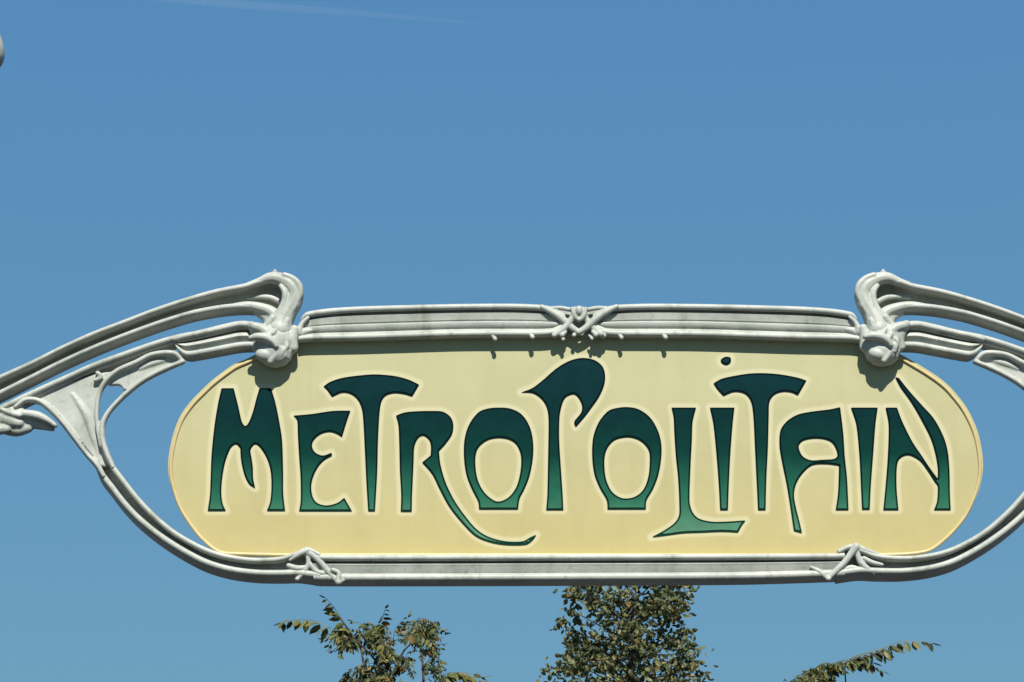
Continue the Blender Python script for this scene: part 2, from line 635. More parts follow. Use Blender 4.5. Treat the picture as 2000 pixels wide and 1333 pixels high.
# the panel: one finely divided enamel plate
left_o = [(600, 632), (540, 668), (500, 692), (480, 702), (457, 712), (435, 727), (412, 745), (390, 766), (370, 787), (351, 815), (337, 853), (329, 895), (329, 925), (335, 953), (348, 989), (370, 1024), (392, 1050), (424, 1074), (460, 1088)]
right_o = [(1660, 632), (1710, 668), (1750, 688), (1773, 700), (1815, 725), (1842, 744), (1862, 763), (1890, 800), (1911, 848), (1920, 905), (1914, 950), (1896, 995), (1875, 1025), (1848, 1052), (1820, 1071), (1785, 1088)]
lo, ro = cat(left_o, step=3), cat(right_o, step=3)
NR, NC = 210, 800
ysr = np.linspace(632, 1088, NR)
xl = np.interp(ysr, lo[:, 1], lo[:, 0])
xr = np.interp(ysr, ro[:, 1], ro[:, 0])
tt = np.linspace(0, 1, NC)
PX = xl[:, None] * (1 - tt) + xr[:, None] * tt
PY = np.repeat(ysr[:, None], NC, 1)
D = np.full(PX.shape, -99.0)
for (x0, y0, x1, y1, xs, ys, F) in halo_src:
    m = (PX > x0) & (PX < xs[-1]) & (PY > y0) & (PY < ys[-1])
    if not m.any():
        continue
    fx = (PX[m] - xs[0]) / 1.5
    fy = (PY[m] - ys[0]) / 1.5
    ix = np.clip(fx.astype(int), 0, len(xs) - 2)
    iy = np.clip(fy.astype(int), 0, len(ys) - 2)
    fx -= ix
    fy -= iy
    v = (F[iy, ix] * (1 - fx) * (1 - fy) + F[iy, ix + 1] * fx * (1 - fy) + F[iy + 1, ix] * (1 - fx) * fy + F[iy + 1, ix + 1] * fx * fy)
    D[m] = np.maximum(D[m], v)
dist = -D
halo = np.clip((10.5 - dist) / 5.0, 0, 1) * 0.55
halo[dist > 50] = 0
ry = math.radians(0)
yb = PANEL_D * S
# vectorised W on the plane y = yb
dy = np.array(FWD)[1] - np.array(UP)[1] * ((PY - 666.5) / FPX)
dz = np.array(FWD)[2] - np.array(UP)[2] * ((PY - 666.5) / FPX)
kk = (yb - CAM.y) / dy
VX = (PX - 1000) / FPX * kk + CAM.x
VZ = dz * kk + CAM.z
co = np.stack([VX, np.full(VX.shape, yb), VZ], -1).reshape(-1, 3)
idx = np.arange(NR * NC).reshape(NR, NC)
fc = np.stack([idx[:-1, :-1], idx[1:, :-1], idx[1:, 1:], idx[:-1, 1:]], -1).reshape(-1, 4)
me = bpy.data.meshes.new('panel')
# back skin and edge as a handful of faces
bidx0 = NR * NC
ring = list(idx[:, 0]) + list(idx[-1, 1:]) + list(idx[::-1, -1][1:]) + list(idx[0, ::-1][1:-1])
bco = co[ring] + np.array([0, 0.008, 0])
allco = np.concatenate([co, bco])
nb = len(ring)
faces = [tuple(int(q) for q in f) for f in fc]
for i in range(nb):
    j = (i + 1) % nb
    faces.append((int(ring[i]), bidx0 + i, bidx0 + j, int(ring[j])))
faces.append(tuple(bidx0 + i for i in range(nb)))
me.from_pydata([tuple(p) for p in allco], [], faces)
a1 = me.attributes.new('halo', 'FLOAT', 'POINT')
a1.data.foreach_set('value', np.concatenate([halo.ravel(), np.zeros(nb)]))
a2 = me.attributes.new('pz', 'FLOAT', 'POINT')
pzv = (PY - 668) / (1088 - 668)
a2.data.foreach_set('value', np.concatenate([pzv.ravel(), np.zeros(nb)]))
me.transform(root.matrix_basis.inverted())
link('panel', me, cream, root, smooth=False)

# bead round the panel
outl = [(p[0], p[1]) for p in left_o] + [(1110, 1080)] + [(p[0], p[1]) for p in reversed(right_o)]
outl = [p for p in outl]
bm = bmesh.new()
Lf = [(x + 2.5, y) for x, y in left_o[:-1]] + [(468, 1078), (560, 1080)]
Rg = [(1690, 1080), (1775, 1078)] + [(x - 2.5, y) for x, y in reversed(right_o[:-1])]
add_tube(bm, [(x, y, 3.6, PANEL_D) for x, y in Lf + [(1110, 1080)] + Rg], seg=8, squash=1.2)
from_bm('rim', bm, rimm, root)

# ---- top rail
bm = bmesh.new()
TA = [(588, 624.5), (597, 614.5), (640, 607.5), (700, 603.5), (800, 600.5), (900, 598.5), (1000, 598.0), (1060, 600.5), (1085, 606.5), (1104, 618.5)]
TB = [(583, 661), (597, 659), (640, 658), (700, 657), (800, 654), (900, 651), (1000, 650.5), (1060, 650), (1085, 647), (1104, 642)]
fl = ((0.0, 15), (0.09, 18), (0.13, 8), (0.44, 10.5), (0.47, 13), (0.50, 13), (0.54, 6), (0.62, 5), (0.82, 8), (0.87, 11), (0.93, 8))
for sd_ in (None, 1):
    add_channel(bm, TA, TB, side=sd_, n=90, ra=5.8, rb=5.8, floor=fl, back=36)
from_bm('top_rail', bm, iron, root, sharp=50)

# ---- bottom rail, from clasp to clasp
bm = bmesh.new()
BA = [(612, 1088), (640, 1089), (800, 1089), (1131, 1088), (1450, 1087), (1625, 1086), (1650, 1085)]
BB = [(612, 1126.5), (640, 1127.5), (800, 1127.5), (1131, 1126.5), (1450, 1124.5), (1625, 1119.5), (1650, 1118.5)]
add_channel(bm, BA, BB, n=120, ra=6, rb=7.5, floor=((0.0, 22), (0.16, 24), (0.22, 7), (0.28, 5.5), (0.5, 8), (0.85, 9.5), (0.93, 11)), back=64)
from_bm('bottom_rail', bm, iron, root, sharp=50)

# ---- curved oval bars
for sd_ in (None, 1):
    bm = bmesh.new()
    GA = [(207, 884), (217, 908), (231, 927), (262, 967), (292, 1000), (332, 1035), (372, 1060), (412, 1078.5), (453, 1089), (500, 1094), (550, 1091), (582, 1080), (600, 1073), (625, 1084)]
    GB = [(188, 900), (198, 925), (217, 950), (240, 980), (268, 1010), (308, 1043), (352, 1072), (400, 1097), (446, 1111), (497, 1118), (548, 1119), (580, 1118), (606, 1121), (625, 1124)]
    if sd_:      # the right half of the casting sits a touch higher
        GA = [(x, y - 6 * max(0, min(1, (x - 380) / 200))) for x, y in GA]
        GB = [(x, y - 5 * max(0, min(1, (x - 380) / 200))) for x, y in GB]
    add_channel(bm, GA, GB, side=sd_, n=110, ra=5.4, rb=lambda t: 6 + t, floor=((0.0, 26), (0.1, 34), (0.9, 34), (1.0, 26)), back=66, chB=(4, 16))
    from_bm('oval_bar', bm, iron, root, sharp=50)

# ---- crossed ribbon clasps on the bottom rail
bm = bmesh.new()
add_tube(bm, [(588, 1078, 6), (604, 1080, 7), (620, 1092, 6.5), (636, 1110, 6.5), (652, 1128, 7), (664, 1134, 7), (676, 1128, 4)], depth=5, squash=0.9)
add_tube(bm, [(566, 1094, 3), (586, 1081, 6), (600, 1075, 6)], depth=3)
add_tube(bm, [(600, 1083, 4.5), (602, 1100, 5), (594, 1116, 5), (584, 1127, 5)], depth=6)
add_tube(bm, [(604, 1100, 5), (618, 1116, 6), (630, 1120, 6)], depth=6)
add_tube(bm, [(563, 1104, 5), (580, 1110, 7), (594, 1108, 5)], depth=6)
add_tube(bm, [(650, 1114, 5), (662, 1120, 5), (660, 1136, 6)], depth=0)
add_ball(bm, 661, 1138, 7, 0)
add_ball(bm, 580, 1131, 5, 4)
fuse('ribbon_clasp', bm, iron, root, voxel=1.3, smooth_it=5)
bm = bmesh.new()
add_tube(bm, [(1672, 1068, 8), (1662, 1082, 7), (1650, 1098, 6.5), (1636, 1112, 6.5), (1620, 1127, 6)], depth=2, squash=0.9)
add_tube(bm, [(1672, 1066, 7), (1690, 1074, 6), (1716, 1082, 3)], depth=6)
add_tube(bm, [(1674, 1075, 6), (1680, 1096, 6), (1694, 1110, 6.5), (1708, 1119, 4)], depth=6)
add_tube(bm, [(1584, 1107, 3), (1602, 1117, 6), (1617, 1129, 6)], depth=5)
add_tube(bm, [(1688, 1090, 5), (1704, 1098, 5), (1724, 1102, 3)], depth=6)
add_tube(bm, [(1648, 1112, 5), (1664, 1108, 6), (1680, 1112, 5)], depth=8)
add_ball(bm, 1618, 1131, 5.5, 0)
fuse('ribbon_clasp', bm, iron, root, voxel=1.3, smooth_it=5)

# ---- crossed straps in the middle of the top rail and small drop beads
bm = bmesh.new()
for sd_ in (None, 1):
    add_tube(bm, [(1058, 599, 5), (1074, 607, 6.5), (1092, 618, 7.5), (1106, 630, 7.5), (1118, 641, 7), (1131, 649, 6)], side=sd_, depth=1 if sd_ else 3)
    add_tube(bm, [(1083, 655, 6), (1098, 645, 6.5), (1110, 633, 6.5), (1119, 618, 6), (1124, 603, 5)], side=sd_, depth=4 if sd_ else 1)
    add_tube(bm, [(1072, 602, 4), (1095, 601, 4.5), (1112, 604, 4.5), (1131, 606, 4)], side=sd_, depth=4)
    add_tube(bm, [(1060, 652, 4.5), (1080, 645, 5), (1098, 636, 4)], side=sd_, depth=6)
    add_tube(bm, [(1098, 655, 5.5), (1104, 649, 4)], side=sd_, depth=0)
add_plate(bm, [(1070, 600), (1131, 598), (1192, 600), (1192, 650), (1131, 652), (1070, 650)], front=16, back=32)
add_ball(bm, 1131, 608, 9, 0, ry=11)
add_tube(bm, [(1118, 604, 4), (1122, 618, 5), (1131, 626, 5), (1140, 618, 5), (1144, 604, 4)], depth=-2)
add_ball(bm, 1121, 655, 4.5, 2)
add_ball(bm, 1173, 654, 6, -3)
fuse('strap_knot', bm, iron, root, voxel=1.3, smooth_it=2)
for x, y, r in ((967, 660, 5.5), (1040, 656, 6), (1100, 660, 5), (1156, 659, 4.5), (1214, 657, 5.5), (1300, 657, 6)):
    bm = bmesh.new()
    add_tube(bm, [(x - 5, y - 4, r * 0.5, 3), (x - 1, y, r * 0.7, 2), (x, y + 3, r * 0.8, 1)])
    from_bm('drop_bead', bm, iron, root)

# ---- arms
for sd_ in (None, 1):
    A = [(-130, 790), (-60, 762), (0, 735), (60, 708), (120, 678), (180, 651), (240, 628), (300, 605), (360, 585), (420, 568), (480, 556), (508, 547), (535, 542), (566, 552)]
    B = [(-130, 822), (-60, 794), (0, 765), (60, 735), (120, 705), (180, 678), (240, 654), (300, 632), (340, 619), (379, 608), (435, 598), (480, 595), (508, 598), (535, 606), (560, 614)]
    bm = bmesh.new()
    A = [(x, y + 1.5) for x, y in A]
    B = [(x, y + 1.5) for x, y in B]
    add_channel(bm, A, B, side=sd_, n=130, ra=5.8, rb=5.8,
                floor=((0.0, 26), (0.06, 42), (0.94, 42), (1.0, 26)), back=56)
    from_bm('upper_arm', bm, iron, root, sharp=50)
    # lower strip: single bead with a face, then the wide hollow near the knot
    C = [(-130, 850), (-60, 823), (0, 797), (60, 768), (120, 741), (180, 714), (240, 692), (300, 671), (345, 658), (390, 649), (435, 638), (470, 631), (500, 634)]
    bm = bmesh.new()
    add_tube(bm, [(x, y, 5.6, 6) for x, y in C], side=sd_, seg=12, squash=1.0, ends=False)
    add_channel(bm, [(x, y + 1) for x, y in C], [(x, y + 7) for x, y in C], side=sd_, n=120, ra=3.5, rb=3.5, floor=((0.5, 8),), back=46, depth=8)
    A2 = [(338, 662), (365, 655), (390, 650), (435, 640), (470, 633), (505, 638)]
    B2 = [(344, 677), (363, 690), (392, 687), (435, 679), (470, 673), (505, 672)]
    add_channel(bm, A2, B2, side=sd_, n=70, ra=5, rb=6, floor=((0.0, 22), (0.3, 24), (0.34, 9), (0.56, 7), (0.62, 14), (0.9, 16)), back=46)
    from_bm('lower_arm', bm, iron, root, sharp=50)

    # web casting: leaf, fan and the split stem of the oval
    bm = bmesh.new()
    add_plate(bm, [(28, 792), (60, 777), (102, 757), (145, 741), (185, 728), (216, 724), (212, 738), (199, 756), (190, 775), (188, 800), (193, 830), (203, 862), (212, 892), (206, 908), (193, 905), (172, 880), (148, 850), (122, 820), (98, 799), (72, 785), (50, 783)], side=sd_, front=13, back=32)
    add_plate(bm, [(350, 706), (334, 692), (298, 697), (262, 712), (234, 724), (212, 739), (210, 749), (232, 749), (244, 760), (262, 748), (300, 726)], side=sd_, front=11, back=26)
    add_tube(bm, [(357, 706, 4.5), (339, 690, 6), (298, 692, 5.5), (264, 708, 5.5), (230, 723, 5.5), (208, 741, 5), (195, 762, 5), (189, 790, 4.5), (189, 830, 4), (196, 870, 4)], side=sd_, depth=5, squash=1.4)
    add_tube(bm, [(357, 706, 5), (330, 717, 5.5), (300, 731, 5.5), (270, 749, 5.5), (240, 774, 5.5), (213, 803, 5.5), (200, 828, 6), (200, 858, 6), (209, 888, 6), (220, 912, 5)], side=sd_, depth=5, squash=1.6)
    add_tube(bm, [(30, 795, 5), (50, 781, 5.5), (75, 783, 6), (100, 801, 6.5), (124, 827, 6), (146, 856, 6), (168, 885, 5.5), (190, 910, 6), (202, 930, 5)], side=sd_, depth=4, squash=1.6)
    add_tube(bm, [(272, 718, 4), (296, 708, 6), (318, 702, 5)], side=sd_, depth=12)
    add_tube(bm, [(140, 768, 6), (165, 805, 9), (180, 850, 8), (192, 885, 5)], side=sd_, depth=17)
    add_tube(bm, [(190, 728, 5), (198, 736, 5), (185, 742, 4)], side=sd_, depth=6)
    fuse('web_casting', bm, iron, root, voxel=1.7, smooth_it=4)

    # scroll under the arm, next to the post
    bm = bmesh.new()
    add_tube(bm, [(-120, 850, 16), (-70, 838, 18), (-20, 824, 17), (12, 808, 15), (36, 796, 11)], side=sd_, depth=14)
    add_tube(bm, [(30, 806, 8), (54, 808, 9), (74, 812, 9.5), (92, 820, 7), (107, 830, 5)], side=sd_, depth=7, squash=1.2)
    add_tube(bm, [(-60, 846, 12), (-20, 842, 11), (2, 838, 10), (14, 838, 7)], side=sd_, depth=6)
    add_tube(bm, [(4, 816, 12), (22, 822, 13), (36, 825, 10)], side=sd_, depth=10)
    add_tube(bm, [(2, 800, 5), (22, 808, 6), (38, 812, 5)], side=sd_, depth=0)
    add_tube(bm, [(34, 818, 10), (56, 822, 11), (78, 828, 8), (100, 834, 5)], side=sd_, depth=20)
    add_tube(bm, [(6, 832, 13), (30, 836, 13), (52, 832, 10)], side=sd_, depth=20)
    fuse('scroll', bm, iron, root, voxel=1.7, smooth_it=8)

    # finial: hooked stem over the knot
    bm = bmesh.new()
    add_tube(bm, [(485, 554, 5), (505, 548, 7), (528, 541, 11), (550, 545, 14), (568, 556, 17), (576, 572, 17), (572, 590, 18), (562, 606, 19), (552, 625, 22), (546, 645, 26)], side=sd_, depth=8, squash=1.1)
    add_tube(bm, [(536, 534, 6, 4), (537, 529, 4, 2)], side=sd_)
    add_tube(bm, [(556, 538, 5), (572, 545, 6), (584, 558, 7), (587, 574, 6), (580, 592, 5)], side=sd_, depth=-4)
    add_tube(bm, [(548, 560, 4), (556, 572, 6), (556, 590, 7), (546, 612, 8), (528, 628, 7)], side=sd_, depth=-4)
    add_tube(bm, [(578, 596, 6), (566, 616, 7), (562, 640, 7)], side=sd_, depth=-4)
    add_tube(bm, [(548, 606, 5), (545, 626, 7), (530, 646, 7), (512, 652, 6)], side=sd_, depth=-6)
    add_tube(bm, [(562, 628, 5), (556, 644, 6), (540, 654, 6)], side=sd_, depth=-10)
    add_tube(bm, [(440, 599, 5), (480, 595, 8), (510, 600, 10), (532, 610, 12), (542, 628, 14)], side=sd_, depth=8)
    add_tube(bm, [(482, 577, 3), (505, 574, 5), (528, 576, 6), (545, 584, 6)], side=sd_, depth=24)
    add_tube(bm, [(500, 608, 6), (520, 616, 12), (530, 634, 16)], side=sd_, depth=16)
    fuse('finial', bm, iron, root, voxel=1.6, smooth_it=4)

# ---- leafy knots
def knot(cx, cy, ex, flip):
    bm = bmesh.new()
    k = -1 if flip else 1
    X = lambda v: cx + k * v
    add_ball(bm, cx, cy - 4, 34, 12, rx=44, ry=43)
    add_ball(bm, cx, cy + 18, 28, 6, rx=36, ry=30)
    # folds
    add_tube(bm, [(X(-40), cy - 30, 9), (X(-26), cy - 26, 10), (X(-8), cy - 12, 11), (X(4), cy + 6, 10), (X(4), cy + 20, 8)], depth=-7)
    add_tube(bm, [(X(20), cy - 36, 9), (X(12), cy - 18, 10), (X(20), cy, 10), (X(20), cy + 18, 8)], depth=-7)
    add_tube(bm, [(X(38), cy - 26, 9), (X(34), cy - 10, 11), (X(36), cy + 10, 10)], depth=0)
    add_tube(bm, [(X(46), cy - 20, 6), (X(52), cy - 38, 5), (X(64), cy - 50, 4)], depth=4)
    add_tube(bm, [(X(40), cy - 14, 9), (X(58), cy - 24, 7), (X(72), cy - 27, 4)], depth=9)
    add_tube(bm, [(X(-46), cy - 34, 9), (X(-38), cy - 24, 11), (X(-32), cy - 6, 11), (X(-36), cy + 10, 9)], depth=2)
    add_tube(bm, [(X(-4), cy - 46, 8), (X(-16), cy - 32, 7), (X(-30), cy - 24, 5)], depth=-6)
    # heavy lip over a small bud, both knots turned the same way
    add_tube(bm, [(ex - 24, cy - 4, 5), (ex - 12, cy - 6, 8), (ex + 6, cy - 4, 9), (ex + 20, cy + 4, 7), (ex + 26, cy + 12, 5)], depth=-22, squash=1.3)
    add_tube(bm, [(ex + 28, cy + 6, 5), (ex + 26, cy + 22, 7), (ex + 14, cy + 40, 6)], depth=-14)
    add_ball(bm, ex + 2, cy + 27, 13, -10, rx=19, ry=13, rot=0.25)
    rg = random.Random(int(cx))
    for q in range(9):
        a, rr_ = rg.uniform(0, 6.28), rg.uniform(8, 36)
        x, y = cx + math.cos(a) * rr_, cy - 6 + math.sin(a) * rr_
        if (x - ex) ** 2 + (y - cy - 14) ** 2 < 700:
            continue
        b_ = rg.uniform(0.9, 2.2)
        dd_ = -30 * math.cos(rr_ / 44 * 1.5) + 6
        add_tube(bm, [(x, y, 3), (x + 8 * math.cos(b_), y + 8 * math.sin(b_), 4.5), (x + 17 * math.cos(b_ + .4), y + 17 * math.sin(b_ + .4), 3)], depth=dd_)
    # back boss joining the knot to the panel
    add_ball(bm, cx, cy + 4, 18, 24, rx=30, ry=30)
    return fuse('leafy_knot', bm, iron, root, voxel=1.4, smooth_it=6)


knot(537, 670, 515, False)
knot(1724, 668, 1711, True)

# ------------------------------------------------------------------ the two posts that carry the sign
glass, n, b = mat_base('amber_glass', 0.15, 0.6)
b.inputs['Base Color'].default_value = (0.55, 0.12, 0.02, 1)
b.inputs['Transmission Weight'].default_value = 0.4


def lamp_post(side):
    bx = V(2 * AX + 150 if side else -150, 800, 16)
    where = 'right' if side else 'left'
    r = thing('lamp_post', 'cast iron lamp post with curled top past the %s end of the sign' % where, 'lamp post', (bx.x, bx.y, 0.0), 'lamp posts carrying the sign')
    r_inv = Matrix.Translation((-bx.x, -bx.y, 0.0))
    # stem as a fluted, tapering rod
    pts = []
    for (x, y, rad) in ((-150, None, 0), (-150, 1500, 40), (-150, 1100, 34), (-146, 850, 34), (-140, 700, 30), (-150, 500, 24), (-158, 300, 21), (-150, 120, 20), (-125, 10, 19), (-85, -35, 18), (-50, -10, 20), (-42, 30, 24)):
        if y is None:
            continue
        p = V(2 * AX - x if side else x, y, 16)
        pts.append((p.x, p.z, rad * S))
    pts = [(bx.x, 0.0, 0.10), (bx.x, 0.5, 0.085), (bx.x, 1.2, 0.075)] + pts[0:]
    pts = [p for i, p in enumerate(pts) if i < 3 or p[1] > 1.5]
    C = cat(pts, step=0.04)
    bm = bmesh.new()
    rings = []
    for i in range(len(C)):
        a, b_ = C[max(0, i - 1)], C[min(len(C) - 1, i + 1)]
        t = b_[:2] - a[:2]
        t /= np.linalg.norm(t) + 1e-9
        u = (t[1], -t[0])
        x, z, rad = C[i]
        rg = []
        for k in range(32):
            q = 2 * math.pi * k / 32
            rr_ = rad * (1 + 0.13 * (1 if k % 4 < 2 else -1))
            rg.append(Vector((x + u[0] * rr_ * math.cos(q), bx.y + rr_ * math.sin(q), z + u[1] * rr_ * math.cos(q))))
        rings.append(rg)
    add_sweep(bm, rings)
    bmesh.ops.transform(bm, matrix=Matrix.Identity(4), verts=bm.verts)
    bmesh.ops.recalc_face_normals(bm, faces=bm.faces)
    me = bpy.data.meshes.new('stem')
    bm.to_mesh(me)
    bm.free()
    me.transform(r_inv)
    link('stem', me, iron, r)

    def lathe(name, cxp, prof, mat):
        bm = bmesh.new()
        rg = []
        c0 = V(2 * AX - cxp if side else cxp, 100, 16)
        for (yy, rad) in prof:
            z = V(0, yy, 16).z
            rg.append([Vector((c0.x + rad * S * math.cos(q), c0.y + rad * S * math.sin(q), z)) for q in (2 * math.pi * k / 32 for k in range(32))])
        add_sweep(bm, rg)
        bmesh.ops.recalc_face_normals(bm, faces=bm.faces)
        me = bpy.data.meshes.new(name)
        bm.to_mesh(me)
        bm.free()
        me.transform(r_inv)
        return link(name, me, mat, r)
    lathe('lamp_hood', -38, [(30, 14), (45, 26), (62, 36), (78, 43), (92, 46.5), (104, 47), (114, 45), (122, 40), (126, 30)], iron)
    lathe('lamp_shade', -40, [(122, 30), (140, 34), (170, 33), (200, 24), (222, 10), (228, 2)], glass)
    bm = bmesh.new()
    bmesh.ops.create_cone(bm, cap_ends=True, segments=32, radius1=0.2, radius2=0.13, depth=0.35)
    bmesh.ops.translate(bm, vec=(0, 0, 0.175), verts=bm.verts)
    me = bpy.data.meshes.new('plinth')
    bm.to_mesh(me)
    bm.free()
    link('plinth', me, iron, r, smooth=False)


lamp_post(None)
lamp_post(1)

# ------------------------------------------------------------------ contrail: a long thin puff of real volume high up
ctr = bpy.data.materials.new('ice_mist')
ctr.use_nodes = True
n = ctr.node_tree
n.nodes.clear()
pv = n.nodes.new('ShaderNodeVolumePrincipled')
pv.inputs['Color'].default_value = (1, 1, 1, 1)
pv.inputs['Density'].default_value = 0.0020
mo = n.nodes.new('ShaderNodeOutputMaterial')
n.links.new(pv.outputs[0], mo.inputs['Volume'])
bm = bmesh.new()
YF = 7000.0
rings = []
path = [(150, -22, 9), (350, -2, 10), (480, 10, 9.5), (620, 20, 8), (760, 31, 6), (900, 43, 4), (1000, 51, 1.2)]
Cp = cat(path, step=30)
for i in range(len(Cp)):
    x, y, rd = Cp[i]
    c0 = W(x, y, YF)
    rm = rd * (YF + 9) / FPX * 1.04
    rings.append([c0 + Vector((0, rm * math.sin(q) * 1.3, rm * math.cos(q))) for q in (2 * math.pi * k / 16 for k in range(16))])
add_sweep(bm, rings)
co_ = from_bm('contrail', bm, ctr)
co_['label'] = 'thin faint white vapour trail high in the blue sky'
co_['category'] = 'contrail'

# ------------------------------------------------------------------ trees
def compound_leaf(seed, droop, arch):
    """pinnate leaf of unit length along +X"""
    rg = random.Random(seed)
    vs_, fs = [], []
    N = 7
    P = []
    for i in range(9):
        t = i / 8
        P.append((t, 0.015 * math.sin(t * 6 + seed), arch * math.sin(math.pi * t) - droop * t * t))
    for (x, y, z) in P:
        k = len(vs_)
        r_ = 0.009 * (1 - 0.6 * x)
        vs_ += [(x, y - r_, z - r_), (x, y + r_, z - r_), (x, y, z + r_)]
        if k:
            for a in range(3):
                b_ = (a + 1) % 3
                fs.append((k - 3 + a, k - 3 + b_, k + b_, k + a))

    def leaflet(o, d, L_, w_):
        d = Vector(d).normalized()
        s_ = d.cross(Vector((rg.uniform(-.3, .3), rg.uniform(-.3, .3), 1))).normalized()
        nn = d.cross(s_)
        o = Vector(o)
        k = len(vs_)
        tip = o + d * L_ + nn * L_ * rg.uniform(0.05, .18)
        b1 = o + d * L_ * 0.08
        m1, m2 = o + d * L_ * 0.32 + nn * L_ * 0.03, o + d * L_ * 0.66 + nn * L_ * 0.06
        up = nn * (-w_ * 0.35)
        for p in (b1, m1 + s_ * w_ * .9, m1 + up, m1 - s_ * w_ * .9, m2 + s_ * w_ * .85, m2 + up, m2 - s_ * w_ * .85, tip):
            vs_.append(tuple(p))
        fs.extend([(k, k + 1, k + 2), (k, k + 2, k + 3), (k + 1, k + 4, k + 5, k + 2), (k + 2, k + 5, k + 6, k + 3), (k + 4, k + 7, k + 5), (k + 5, k + 7, k + 6)])
    for i in range(N):
        t = 0.14 + 0.84 * i / (N - 1)
        x = t
        z = arch * math.sin(math.pi * t) - droop * t * t
        Ln = 0.27 * (0.75 + 0.5 * math.sin(math.pi * min(1, t + 0.1))) * rg.uniform(.72, 1.12)
        for s_ in (-1, 1):
            if rg.random() < 0.06:
                continue
            leaflet((x, 0, z), (0.3 + rg.uniform(-.35, .3), s_ * (0.55 + rg.uniform(-.3, .35)), -0.7 + rg.uniform(-.35, .4)), Ln, Ln * rg.uniform(.18, .25))
    leaflet((1, 0, -droop), (1, rg.uniform(-.2, .2), -0.5), 0.22, 0.05)
    return vs_, fs


def simple_leaf(seed):
    rg = random.Random(seed)
    w_ = rg.uniform(0.30, 0.38)
    c_ = rg.uniform(0.05, 0.16)
    vs_ = [(0, 0, 0), (0.3, w_ * 0.85, c_ * .6), (0.3, 0, -c_), (0.3, -w_ * 0.85, c_ * .6), (0.62, w_ * .8, c_ * .4), (0.62, 0, -c_), (0.62, -w_ * .8, c_ * .4), (1, 0, c_)]
    fs = [(0, 1, 2), (0, 2, 3), (1, 4, 5, 2), (2, 5, 6, 3), (4, 7, 5), (5, 7, 6)]
    return vs_, fs


def to_mesh(name, vf, mat):
    me = bpy.data.meshes.new(name)
    me.from_pydata(vf[0], [], vf[1])
    me.materials.append(mat)
    return me


CL = [compound_leaf(i, d, a) for i, (d, a) in enumerate([(0.10, 0.10), (0.25, 0.12), (0.0, 0.05), (0.4, 0.15), (0.18, 0.2)])]
CLM = [to_mesh('feather_leaf', c_, m_leaf_a) for c_ in CL]
SL = [simple_leaf(i) for i in range(5)]
SLM = [to_mesh('simple_leaf', c_, m_leaf_b) for c_ in SL]


def frame(p, q, roll=0.0):
    x = (q - p)
    Ln = x.length
    x = x.normalized()
    z = Vector((0, 0, 1)) - x * x.z
    if z.length < 0.15:
        z = Vector((0, -1, 0)) - x * (-x.y)
    z.normalize()
    y = z.cross(x)
    M = Matrix((x, y, z)).transposed().to_4x4()
    return Matrix.Translation(p) @ M @ Matrix.Rotation(roll, 4, 'X') @ Matrix.Scale(Ln, 4)


def project(p):
    d = p - CAM
    f_ = d.dot(FWD)
    return 1000 + d.dot(RT) / f_ * FPX, 666.5 - d.dot(UP) / f_ * FPX


def inpoly(x, y, poly):
    c_ = False
    for i in range(len(poly)):
        (ax, ay), (bx_, by_) = poly[i - 1], poly[i]
        if (ay > y) != (by_ > y) and x < (bx_ - ax) * (y - ay) / (by_ - ay) + ax:
            c_ = not c_
    return c_


def world_tube(bm, pts, seg=7):
    """pts: (Vector, radius)"""
    rings = []
    for i, (p, r_) in enumerate(pts):
        t = (pts[min(i + 1, len(pts) - 1)][0] - pts[max(i - 1, 0)][0]).normalized()
        u = t.cross(Vector((0.2, 1, 0.1))).normalized()
        v = t.cross(u)
        rings.append([p + u * r_ * math.cos(q) + v * r_ * math.sin(q) for q in (2 * math.pi * k / seg for k in range(seg))])
    add_sweep(bm, rings)


def limb(bm, a, b_, ra, rb_, bend=0.1, n_=6):
    m = (b_ - a)
    off = Vector((random.uniform(-1, 1), random.uniform(-1, 1), random.uniform(0, .6))) * m.length * bend
    world_tube(bm, [(a + m * t + off * math.sin(math.pi * t), ra + (rb_ - ra) * t) for t in (i / n_ for i in range(n_ + 1))])


def put_mesh(name, items, temps, mat, parent):
    """join templates placed by matrices into one mesh"""
    vs_, fs = [], []
    base = 0
    V_, F_ = [], []
    for M, k in items:
        v = np.array(temps[k][0])
        A = np.array(M)
        V_.append(v @ A[:3, :3].T + A[:3, 3])
        F_ += [tuple(i + base for i in f) for f in temps[k][1]]
        base += len(v)
    me = bpy.data.meshes.new(name)
    me.from_pydata(np.concatenate(V_).tolist(), [], F_)
    me.transform(parent.matrix_basis.inverted())
    o = link(name, me, mat, parent, smooth=False)
    o['kind'] = 'stuff'
    return o


def put_leaves(name, items, meshes, parent):
    inv = parent.matrix_basis.inverted()
    for M, k in items:
        o = bpy.data.objects.new(name, meshes[k])
        o.parent = parent
        o.matrix_basis = inv @ M
        COL.objects.link(o)


